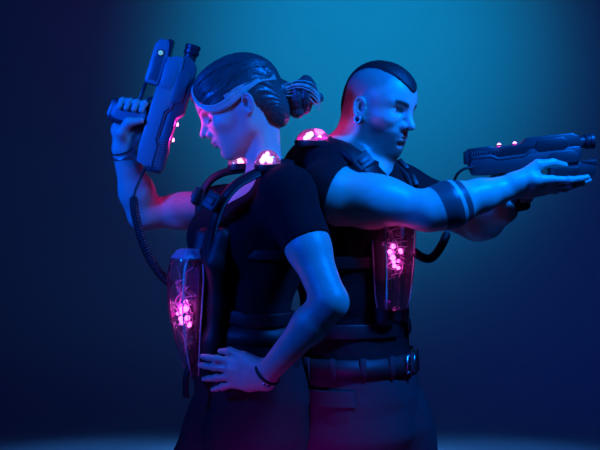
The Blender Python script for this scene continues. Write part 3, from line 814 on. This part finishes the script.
# short hair on the crown, running down to the nape
def man_hair():
    k = HM.k; F = Field()
    F.ell(HM.pt(0, 0, .046), np.array([.1015, .0795, .0910]) * k, HM.R, .02)
    F.ell(HM.pt(.036, 0, .044), np.array([.065, .066, .068]) * k, HM.R, .03)
    F.cone(HM.pt(-.040, 0, .0), HM.pt(-.038, 0, -.050), .060 * k, .055 * k, .03)
    def fn(p):
        q_ = HM.loc(p); x, y, z = q_[:, 0], q_[:, 1], q_[:, 2]; ang = np.degrees(np.arctan2(z - .03, x))
        half = np.interp(ang, [-180, -170, 20, 45, 60, 75, 95, 120, 150, 180], [.034, .034, .050, .050, .050, .050, .050, .048, .044, .036])
        low = np.where(x > 0, .068 + .042 * (np.abs(y) / .05) ** 1.4 - z, -.070 - z)
        return np.maximum((np.abs(y) - half) * k, low * k)
    F.add(fn, np.zeros(3), 50, .006, 'i')
    old = F.ev; K = RNG.normal(size=(6, 3)) * 800
    F.ev = lambda p, c=None, R=None: old(p, c, R) + .0007 * sum(np.sin(p @ K[i]) for i in range(6)) / 2.5
    return F
v, q = man_hair().mesh(.0024); np_mesh('hair', v, q, M['hair_m'], person_m, om)
ep = HM.pt(.009, -.0880, -.028)
bm = bmesh.new(); torus(bm, ep - om, nrm(HM.R @ V3(.3, -1, 0)), .0075, .0030, 28, 8)
o = obj('ear_tunnel', bm, M['steel'], person_m); o['label'] = 'round metal tunnel in the ear lobe'
bm = bmesh.new(); lathe(bm, [(-.002, .0), (-.002, .0068), (.0015, .0068), (.0015, 0)], ep - om, nrm(HM.R @ V3(.3, -1, 0))); obj('tunnel_inside', bm, M['rubber'], o)
# ================================================================== THE GUNS
def px(poly): return [(u * U, w * U) for u, w in poly]
def make_gun(label, cat, group, G):
    r = thing('laser_tag_gun', label, cat, G.o, group)
    r.matrix_world = Matrix([[*G.R[i], G.o[i]] for i in range(3)] + [[0, 0, 0, 1]])
    def part(name, m, *polys, parent=None, bev=1.0, angle=35):
        bm = bmesh.new()
        for poly, v in polys:
            if isinstance(v, (int, float)): v = (-v, v)
            prism(bm, px(poly), v[0] * U, v[1] * U, bev * U)
        return obj(name, bm, M[m], parent or r, True, angle)
    hs = part('housing', 'shell', ([(0, -4), (3, -14), (20, -15.5), (60, -15), (80, -15), (80, -13), (104, -13), (112, -8), (114, 0), (112, 4), (62, 6), (56, 2), (30, 1), (22, 5), (4, 5)], 9.5), bev=2)
    part('upper_cover', 'gunmid', ([(-1, 4), (0, 13), (22, 13.5), (26, 12), (54, 12.5), (60, 18), (106, 18), (112, 15), (116, 8), (116, 2), (64, 4), (56, 0), (30, -1), (22, 3), (4, 3)], 8.0), bev=1.6)
    part('side_panel', 'gunmid', ([(66, 4.5), (70, 14), (96, 15), (101, 11), (101, 4), (96, 1), (70, 1)], 9.6), bev=1)
    part('side_rail', 'shell', ([(80, -11.5), (110, -12), (110, -4), (104, 1), (84, 1), (80, -2)], 10.4), bev=.8)
    part('seam_strip', 'dark', ([(2, 1.6), (22, 1.6), (29, -2), (57, -1.2), (62, 3), (62, 4.4), (56, .4), (30, -.2), (23, 3.4), (2, 3.4)], 9.9), bev=.3)
    part('rear_cap', 'dark', ([(-4, -2), (-3, 11), (3, 11.5), (3, -3)], 7.4), bev=1.2)
    bm = bmesh.new()                          # ribbed vents on the rear flank
    for i in range(11):
        u0 = 1 + i * 2.6; prism(bm, px([(u0, 0.2), (u0 + 1.2, 0.2), (u0 + 3.8, 9.5), (u0 + 2.6, 9.5)]), -8.9 * U, 8.9 * U, .25 * U, seg=1)
    obj('vent_rib', bm, M['shell'], r)
    fe = part('forend', 'shell', ([(80, -14), (80, -27), (83, -28.5), (120, -28), (126, -24), (126.5, -12.5), (113, -11.5)], 8.2), bev=1.6)
    part('forend_cap', 'dark', ([(112, -13), (112, -11), (127.5, -11), (128, -16), (124, -16)], 8.8), bev=.8, parent=fe)
    part('forend_pad', 'gunmid', ([(84, -16), (84, -25.5), (106, -25.5), (110, -22), (110, -16)], 8.7), bev=.8, parent=fe)
    part('grip', 'dark', ([(36, -13), (33.5, -30), (33, -46), (35.5, -54), (40, -56), (55, -54.5), (58, -51), (56.5, -40), (57.5, -30), (57, -13)], 6.6), bev=2.4)
    part('grip_panel', 'shell', ([(39, -17), (37.5, -30), (37.5, -46), (40, -51), (52, -50), (53.5, -46), (52.5, -38), (53.5, -30), (53, -17)], 7.0), bev=.7)
    part('trigger_guard', 'dark', ([(55, -27), (57, -30), (82, -28.5), (82, -25.5), (60, -26.6), (58, -24.5)], 3.2), bev=.6)
    part('trigger', 'dark', ([(64, -14), (68, -14), (68.5, -18), (66, -22.5), (63.5, -22), (65.5, -18)], 2.0), bev=.5)
    X = V3(1, 0, 0)
    bm = bmesh.new(); lathe(bm, [(0, 0), (0, 6.2 * U), (19 * U, 6.2 * U), (19 * U, 0)], V3(106, 0, 8) * U, X, 32); ba = obj('barrel', bm, M['dark'], r, True, 40)
    bm = bmesh.new(); lathe(bm, [(0, 5.5 * U), (0, 7.0 * U), (1 * U, 7.8 * U), (4 * U, 7.8 * U), (4.6 * U, 7.0 * U), (5.4 * U, 7.0 * U), (6 * U, 7.8 * U), (9.2 * U, 7.8 * U), (10 * U, 7 * U), (10 * U, 5.4 * U), (2 * U, 5.2 * U), (2 * U, 0)], V3(119, 0, 8) * U, X, 36)
    obj('muzzle_ring', bm, M['dark'], ba, True, 40)
    for u, w in ((33, 13), (49, 12.8)):
        bm = bmesh.new(); lathe(bm, [(0, 0), (0, 3.0 * U), (1.1 * U, 3.0 * U), (1.5 * U, 2.4 * U), (1.5 * U, 0)], V3(u, 0, w - .6) * U, (0, 0, 1), 24); bz_ = obj('light_socket', bm, M['dark'], r)
        bm = bmesh.new(); ball(bm, V3(u, 0, w + .8) * U, 2.1 * U, (1, 1, .9), 3); obj('light', M['led'] and bm, M['led'], bz_)
    return r
def add_status(r):
    bm = bmesh.new(); lathe(bm, [(0, 0), (0, 3.4 * U), (.9 * U, 3.4 * U), (.9 * U, 2.7 * U), (.3 * U, 2.7 * U), (.3 * U, 0)], V3(112, 8.4, -20) * U, (0, 1, 0), 28); s = obj('status_light_bezel', bm, M['dark'], r)
    bm = bmesh.new(); ball(bm, V3(112, 8.6, -20) * U, 2.5 * U, (1, .5, 1), 3); obj('status_light', bm, M['green'], s)
def copy_tree(o, parent=None):
    c = o.copy(); C.objects.link(c)
    if parent: c.parent = parent
    for ch in list(o.children): copy_tree(ch, c)
    return c
gun_w = make_gun('grey laser tag gun with green light held muzzle up by the woman', 'toy gun', 'laser tag guns', GW)
gun_m = copy_tree(gun_w); gun_m.matrix_world = Matrix([[*GM.R[i], GM.o[i]] for i in range(3)] + [[0, 0, 0, 1]])
gun_m['label'] = 'dark-shaded laser tag gun the bearded man aims level with both hands'
add_status(gun_w)
def darken(o):  # swaps in the darker plastics so his gun looks unlit
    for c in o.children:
        alt = {'grey_gun_plastic': 'gun_shaded', 'dark_grey_gun_plastic': 'gun_shaded_mid'}.get(c.data.materials[0].name)
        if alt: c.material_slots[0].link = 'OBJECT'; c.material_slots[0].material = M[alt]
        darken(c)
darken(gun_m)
def coil(name, pts, pitch, R, r, gun, m, straight=0.0, head=6):
    c = spline(pts, 40); L = np.concatenate([[0], np.cumsum(np.linalg.norm(np.diff(c, axis=0), axis=1))]); s = np.arange(0, L[-1], pitch / 10)
    cc = np.stack([np.interp(s, L, c[:, i]) for i in range(3)], 1); tan = np.gradient(cc, axis=0)
    cur = None; out = []
    for i in range(len(cc)):
        t = nrm(tan[i]); cur = nrm(np.cross(t, (0.1, 1, .05))) if cur is None else nrm(cur - t * (cur @ t)); n2 = np.cross(t, cur)
        a_ = 2 * PI * s[i] / pitch; w = 0 if s[i] < straight else min(1, (s[i] - straight) / .01)
        out.append(cc[i] + R * w * (math.cos(a_) * cur + math.sin(a_) * n2))
    inv = gun.matrix_world.inverted(); out = np.array([inv @ Vector(p) for p in out])
    bm = bmesh.new(); sweep(bm, out, r, 6); return obj(name, bm, M[m], gun)
bpy.context.view_layer.update()
cab_w = coil('cable', [P(147, 165, -.02), P(140, 180, -.03), P(134, 198, -.06), P(137, 222, -.08), P(146, 250, -.09), P(158, 271, -.09), P(171, 285, -.10)], .0062, .0075, .0033, gun_w, 'rubber', .085)
cab_m = coil('cable', [P(473, 167, .0), P(462, 170, .0), P(455, 179, .02), P(452, 200, .06), P(449, 225, .06), P(443, 243, .03), P(433, 257, .0), P(424, 258, -.02), P(414, 252, -.04)], .0062, .0075, .0033, gun_m, 'rubber', .20)

# ================================================================== THE VESTS
def ring_section(hw, hd, ch):
    return [(hw - ch, hd), (-(hw - ch), hd), (-hw, hd - ch), (-hw, -(hd - ch)), (-(hw - ch), -hd), (hw - ch, -hd), (hw, -(hd - ch)), (hw, hd - ch)]
def case(D, secs, parent, org, seed):
    """tapered clear case with lights inside. D frame: x forward, y left, z up; secs: (z, half width, half depth, forward shift)"""
    r = np.random.RandomState(seed)
    bm = bmesh.new(); rings = []
    for z, hw, hd, sh in secs:
        rings.append([bm.verts.new(Vector(D.pt(sh + b, a_, z) - org)) for a_, b in ring_section(hw, hd, min(hw, hd) * .42)])
    for r0, r1 in zip(rings, rings[1:]):
        for k in range(8): bm.faces.new((r0[k], r0[(k + 1) % 8], r1[(k + 1) % 8], r1[k]))
    bm.faces.new(rings[0]); bm.faces.new(rings[-1])
    bmesh.ops.bevel(bm, geom=bm.edges[:], offset=.0035, segments=2, affect='EDGES', clamp_overlap=True)
    cs = obj('clear_case', bm, M['clear'], parent, True, 30)
    bm = bmesh.new(); rings = []
    for z, e in ((secs[0][0] + .006, -.004), (secs[0][0] + .008, .003), (secs[1][0] + .006, .0035), (secs[1][0] - .004, .0035)):
        f_ = (z - secs[1][0]) / (secs[0][0] - secs[1][0]); f_ = min(1, max(0, f_)); hw, hd, sh = [secs[1][i] * (1 - f_) + secs[0][i] * f_ for i in (1, 2, 3)]
        rings.append([bm.verts.new(Vector(D.pt(sh + b, a_, z) - org)) for a_, b in ring_section(hw + e, hd + e, min(hw, hd) * .42)])
    for r0, r1 in zip(rings, rings[1:]):
        for k in range(8): bm.faces.new((r0[k], r0[(k + 1) % 8], r1[(k + 1) % 8], r1[k]))
    bm.faces.new(rings[0]); bm.faces.new(rings[-1]); bmesh.ops.bevel(bm, geom=bm.edges[:], offset=.004, segments=2, affect='EDGES', clamp_overlap=True); obj('case_cap', bm, M['frost'], cs, True, 30)
    Z = np.array([s[0] for s in secs])[::-1]
    def at(z): return [np.interp(z, Z, np.array([s[i] for s in secs])[::-1]) for i in (1, 2, 3)]
    bm = bmesh.new(); zs = np.linspace(secs[0][0] - .012, secs[-1][0] + .012, 12); L_, R_ = [], []
    for z in zs:
        hw, hd, sh = at(z); hw *= .78
        for s, lst in ((1, L_), (-1, R_)): lst.append([bm.verts.new(Vector(D.pt(sh - hd * .62 + t, s * hw, z) - org)) for t in (0, .003)])
    for i in range(11):
        a0, a1, b0, b1 = L_[i], L_[i + 1], R_[i], R_[i + 1]
        for t in (0, 1): bm.faces.new((a0[t], a1[t], b1[t], b0[t]))
        bm.faces.new((a0[0], a1[0], a1[1], a0[1])); bm.faces.new((b0[0], b1[0], b1[1], b0[1]))
    bd = obj('circuit_board', bm, M['board'], cs)
    bm = bmesh.new()
    for i in range(22):
        z = r.uniform(secs[-1][0] + .03, secs[0][0] - .03); hw, hd, sh = at(z); s = r.uniform(.006, .016)
        b2 = bmesh.new(); bmesh.ops.create_cube(b2, size=1, matrix=Matrix([[*(D.R[i_] ), D.pt(sh - hd * .5, r.uniform(-.7, .7) * hw, z)[i_] - org[i_]] for i_ in range(3)] + [[0, 0, 0, 1]]) @ Matrix.Diagonal((.008, s, r.uniform(.005, .018), 1)))
        t = bpy.data.meshes.new('t'); b2.to_mesh(t); b2.free(); bm.from_mesh(t); bpy.data.meshes.remove(t)
    cp = obj('circuit_chips', bm, M['board'], cs); cp['kind'] = 'stuff'
    bm = bmesh.new()
    for i in range(16):
        z0 = r.uniform(secs[-1][0] + .03, secs[0][0] - .025); z1 = r.uniform(secs[-1][0] + .03, secs[0][0] - .025); pts = []
        for t in np.linspace(0, 1, 5):
            z = z0 + (z1 - z0) * t; hw, hd, sh = at(z); pts.append(D.pt(sh + r.uniform(-.5, .6) * hd, r.uniform(-.75, .75) * hw, z))
        sweep(bm, spline(pts, 6) - org, .0012, 5)
    wi = obj('wiring', bm, M['wire'], cs); wi['kind'] = 'stuff'
    for s in (1, -1):           # moulded ribs down the flanks
        for f in (-.72, .72):
            bm = bmesh.new(); pts = []
            for z in np.linspace(secs[0][0] - .004, secs[-1][0] + .004, 10): hw, hd, sh = at(z); pts.append(D.pt(sh + f * hd, s * hw * .985, z))
            sweep(bm, np.array(pts) - org, .0018, 6); obj('edge_rib', bm, M['wire'], cs)
    mid = secs[0][0] * .52 + secs[-1][0] * .48
    for i in range(11):
        a_ = i * 2.4; rr = .0075 * math.sqrt(i); z = mid + rr * 1.25 * math.sin(a_); hw, hd, sh = at(z)
        bm = bmesh.new(); ball(bm, D.pt(sh + hd * r.uniform(-.1, .45), rr * math.cos(a_), z) - org, r.uniform(.0040, .0068), (1, 1, 1), 2)
        obj('light', bm, M['pink'], cs)
    return cs
def dome(c, up, a_, b_, parent, org, leds, fwd):
    up = nrm(up); bm = bmesh.new()
    prof = [(0, a_)] + [(b_ * math.sin(t), a_ * math.cos(t)) for t in np.linspace(.1, PI / 2 - .02, 10)] + [(b_, 0)]
    base = bmesh.new(); lathe(base, [(-.010, 0), (-.010, a_ * 1.04), (-.002, a_ * 1.10), (.003, a_ * 1.06), (.003, 0)], c - org, up, 36)
    bs = obj('dome_base', base, M['rubber'], parent, True, 40)
    lathe(bm, prof, c - org, up, 36); obj('clear_dome', bm, M['dome'], bs)
    s1 = nrm(np.cross(up, V3(0, 1, 0))); s2 = np.cross(up, s1)
    for (x, y, z, r_) in leds:
        bm = bmesh.new(); ball(bm, c + s1 * x + s2 * y + up * z - org, r_, (1, 1, 1.15), 3); obj('light', bm, M['led'], bs)
    return bs
def strap(pts, w, t, name, m, parent, org, ctr, n=10):
    sp = spline(pts, n); bm = bmesh.new(); k = len(sp); tan = np.gradient(sp, axis=0); pr = band_prof(w, t); rings = []
    for i in range(k):
        tt = nrm(tan[i]); o_ = sp[i] - np.asarray(ctr); o_ = nrm(o_ - tt * (o_ @ tt)); sd = np.cross(tt, o_)
        rings.append([bm.verts.new(Vector(sp[i] + a_ * sd + b * o_ - org)) for a_, b in pr])
    mm = len(pr)
    for i in range(k - 1):
        for j in range(mm): bm.faces.new((rings[i][j], rings[i][(j + 1) % mm], rings[i + 1][(j + 1) % mm], rings[i + 1][j]))
    bm.faces.new(rings[0]); bm.faces.new(rings[-1]); return obj(name, bm, M[m], parent)
def buckle(c, tan, out, w, h, parent, org):
    tan = nrm(tan); out = nrm(out - tan * np.dot(out, tan)); sd = np.cross(tan, out)
    Mx = Matrix([[sd[i], out[i], tan[i], (c - org)[i]] for i in range(3)] + [[0, 0, 0, 1]])
    bm = bmesh.new(); box(bm, (0, 0, 0), (w, .012, h), .003); box(bm, (0, .007, 0), (w * .6, .006, h * .45), .002); bmesh.ops.transform(bm, matrix=Mx, verts=bm.verts[:])
    return obj('buckle', bm, M['rubber'], parent, True, 40)

# --- hers
vest_w = thing('laser_tag_vest', "black strapped laser tag vest with glowing clear case worn by the woman", 'vest', ow + V3(0, 0, 1.0), 'laser tag vests')
vo = np.array(vest_w.location)
cW = P(257, 215, -.04)
nearS = [P(294, 180, -.14), P(281, 168, -.16), P(266, 170, -.18), P(251, 176, -.195), P(236, 185, -.205), P(224, 199, -.21), P(216, 217, -.205), P(211, 238, -.19), P(206, 264, -.18)]
farS = [P(276, 178, .02), P(258, 169, .01), P(239, 170, .0), P(223, 173, .0), P(210, 181, .0), P(202, 194, .0), P(199, 210, -.01), P(199, 235, -.04), P(201, 262, -.08)]
s1 = strap(nearS, .026, .017, 'shoulder_strap', 'strap', vest_w, vo, P(262, 230, -.10))
s2 = strap(farS, .026, .017, 'shoulder_strap', 'strap', vest_w, vo, P(255, 230, .03))
for i, S in ((0, nearS), (1, farS)):
    c = P(212, 201, -.225) if i == 0 else P(196.5, 196, -.02)
    buckle(c, S[6] - S[4], c - cW, .034, .040, (s1, s2)[i], vo)
F = Field()       # front plate under the case
z0, z1 = P(0, 236)[2], P(0, 372)[2]
pp = [on_loft(W_T, py, .25, .035 if py < 300 else .022) for py in (236, 260, 300, 335, 362)]
for i in range(4):
    for s in (-.05, 0, .05): F.cone(pp[i] + lW * s * (1 - i * .1), pp[i + 1] + lW * s * (1 - (i + 1) * .1), .021, .019 - .001 * i, .02)
v, q = F.mesh(.0045); np_mesh('front_plate', v, q, M['vest'], vest_w, vo)
fWd = nrm(V3(-.97, -.24, 0))
DW = Fr(P(188, 262, -.145), nrm(fWd + V3(0, 0, .05)), np.cross((0, 0, 1), fWd), nrm(V3(-.05, 0, 1)))
DW = Fr(P(187, 262, -.145), nrm(V3(-.90, -.44, 0)), np.cross((0, 0, 1), nrm(V3(-.90, -.44, 0))), V3(0, 0, 1))
case(DW, [(.022, .030, .016, -.006), (.010, .045, .026, .0), (-.030, .050, .033, .003), (-.10, .044, .031, .004), (-.17, .032, .024, -.001), (-.225, .022, .016, -.008), (-.255, .014, .010, -.014)], vest_w, vo, 3)
strap([P(191, 362, -.15), P(187, 372, -.155), P(185.5, 384, -.155), P(186, 397, -.15)], .017, .009, 'strap_tail', 'strap', vest_w, vo, P(215, 380, -.10))
for py, t in ((250, .022), (312, .030)):       # straps round the ribs
    pts = [on_loft(W_T, py + (3 if abs(a_) > 1 else 0), a_, .020) for a_ in np.linspace(.25, 2 * PI - .25, 30)]
    strap(pts, t, .006, 'side_strap', 'strap', vest_w, vo, P(250, py, -.05), 4)
F = Field(); bp_ = [on_loft(W_T, py, PI, .022) for py in (190, 230, 280)]
for i in range(2):
    for s in (-.06, 0, .06): F.cone(bp_[i] + lW * s, bp_[i + 1] + lW * s, .014, .014, .02)
v, q = F.mesh(.0045); np_mesh('back_plate', v, q, M['vest'], vest_w, vo)
dome(P(268, 165, -.175), (-.05, -.12, 1), .028, .034, vest_w, vo, [(.006, -.004, .016, .0075), (-.004, -.010, .010, .0075), (.012, .0, .010, .006), (.0, .0, .024, .005)], fW)
dome(P(238, 166, -.005), (-.10, .05, 1), .023, .037, vest_w, vo, [(-.006, -.004, .010, .0068), (-.003, -.004, .020, .0060), (-.009, .002, .006, .006)], fW)
# --- his
vest_m = thing('laser_tag_vest', "laser tag vest worn by the man, its glowing case below his outstretched arm", 'vest', om + V3(0, 0, 1.0), 'laser tag vests')
vo = np.array(vest_m.location)
cM = P(347, 215, .1)
nearS = [P(296, 162, .05), P(302, 147, .03), P(316, 142, .01), P(334, 144, -.02), P(349, 152, -.055), P(362, 164, -.070), P(373, 178, -.070), P(383, 215, -.03), P(386, 240, -.03)]
farS = [P(372, 158, .20), P(388, 163, .20), P(400, 171, .18), P(410, 186, .16), P(413, 205, .12), P(408, 235, .06)]
s1 = strap(nearS, .042, .016, 'shoulder_strap', 'strap', vest_m, vo, P(340, 215, .04))
s2 = strap(farS, .042, .020, 'shoulder_strap', 'strap', vest_m, vo, P(372, 215, .14))
for S, sp_, js in ((nearS, s1, (5,)), (farS, s2, (2, 3))):
    for j in js: buckle(S[j] + nrm(S[j] - cM) * .010, S[j + 1] - S[j - 1], S[j] - cM, .046, .036, sp_, vo)
F = Field(); pp = [on_loft(M_T, py, -.25, .014) for py in (205, 240, 280, 318)]
for i in range(3):
    for s in (-.055, 0, .055): F.cone(pp[i] + lM * s, pp[i + 1] + lM * s, .022, .020, .02)
v, q = F.mesh(.0045); np_mesh('front_plate', v, q, M['vest'], vest_m, vo)
dmf = nrm(V3(.62, -.78, 0))
DM = Fr(P(392.5, 216, -.045), dmf, np.cross((0, 0, 1), dmf), V3(.0, 0, 1))
case(DM, [(.022, .026, .016, -.006), (.010, .042, .026, .0), (-.030, .047, .033, .003), (-.10, .044, .031, .004), (-.17, .039, .027, .002), (-.205, .035, .024, 0), (-.215, .031, .020, 0)], vest_m, vo, 8)
for py, t in ((262, .030), (330, .034)):
    pts = [on_loft(M_T, py, a_, .022) for a_ in np.linspace(.2, 2 * PI - .2, 30)]
    strap(pts, t, .007, 'side_strap', 'strap', vest_m, vo, P(350, py, .1), 4)
F = Field(); bp_ = [on_loft(M_T, py, PI, .022) for py in (190, 230, 290)]
for i in range(2):
    for s in (-.07, 0, .07): F.cone(bp_[i] + lM * s, bp_[i + 1] + lM * s, .014, .014, .02)
v, q = F.mesh(.0045); np_mesh('back_plate', v, q, M['vest'], vest_m, vo)
dome(P(313, 141, .015), (-.02, -.1, 1), .040, .030, vest_m, vo, [(-.016, -.012, .007, .0055), (.010, -.010, .012, .0075), (.004, -.008, .016, .006), (.018, -.004, .007, .005)], fM)

# ================================================================== LIGHT
def lamp(name, kind, loc, target, col, power, size=.5, **kw):
    L = bpy.data.lights.new(name, kind); L.color = col; L.energy = power
    if kind == 'AREA': L.size = size; L.shape = 'RECTANGLE' if 'sy' in kw else 'SQUARE'
    if 'sy' in kw: L.size_y = kw['sy']
    if kind == 'SPOT': L.spot_size = math.radians(kw.get('angle', 60)); L.spot_blend = kw.get('blend', 1); L.shadow_soft_size = size
    if kind == 'POINT': L.shadow_soft_size = size
    if 'spread' in kw: L.spread = math.radians(kw['spread'])
    o = bpy.data.objects.new(name, L); C.objects.link(o); o.location = Vector(loc)
    if target is not None: o.rotation_euler = (Vector(target) - Vector(loc)).to_track_quat('-Z', 'Y').to_euler()
    return o
lamp('softbox_lamp', 'AREA', (-1.55, -1.15, 2.0), (-.38, 0, 1.66), (.0, .085, 1.0), 8.5, .35, spread=62)
lamp('softbox_lamp', 'AREA', (1.2, -.75, 2.75), (.38, 0, 1.56), (.0, .155, 1.0), 14, .35, spread=56)
lamp('floor_fill_spot', 'SPOT', (-.05, -1.0, .5), (-.03, 0, .80), (.42, .0, .7), 75, .15, angle=36, blend=1)  # added fill for the purple haze over the trousers, not a real lamp
lamp('backdrop_spot', 'SPOT', (.45, 2.6, 3.3), (.44, 5.35, 2.68), (.0, .37, .80), 360, .3, angle=61, blend=1)
lamp('backdrop_wash', 'AREA', (0, 2.2, 3.9), (0, 5.3, 1.2), (.10, .06, 1.0), 5.5, 1.5)
for x, pw in ((-1.0, 200), (0, 320), (1.0, 200)): lamp('floor_fill_spot', 'SPOT', (x, 3.75, 3.2), (x, 3.8, 0), (.04, .24, .8), pw, .1, angle=46, blend=1)
def led_lamp(o_, pw, r=.012): lamp('led_lamp', 'POINT', o_, None, (1, .02, .55), pw, r)
led_lamp(P(268, 158, -.19), .045); led_lamp(P(238, 156, -.01), .30); led_lamp(P(318, 136.5, .042), .22)
led_lamp(DW.pt(.012, 0, -.10), .15, .02); led_lamp(DM.pt(.012, 0, -.10), .07, .02)
for G, w_ in ((GW, .15), (GM, .02)):
    for u, w in ((33, 18), (49, 18)): led_lamp(G.pt(u, 0, w), w_, .004)
W = bpy.data.worlds.new('World'); SC.world = W; W.use_nodes = True
W.node_tree.nodes['Background'].inputs[0].default_value = (.002, .008, .06, 1); W.node_tree.nodes['Background'].inputs[1].default_value = .25

cam = bpy.data.cameras.new('Camera'); co = bpy.data.objects.new('Camera', cam); C.objects.link(co)
co.location = (0, -CAM_D, CAM_Z); co.rotation_euler = (PI / 2, 0, 0); cam.lens = FPX / 600 * 36; cam.sensor_width = 36; cam.sensor_fit = 'HORIZONTAL'
SC.camera = co
SC.view_settings.view_transform = 'Standard'; SC.view_settings.look = 'None'; SC.view_settings.exposure = 0; SC.view_settings.gamma = 1
SC.view_settings.use_curve_mapping = False
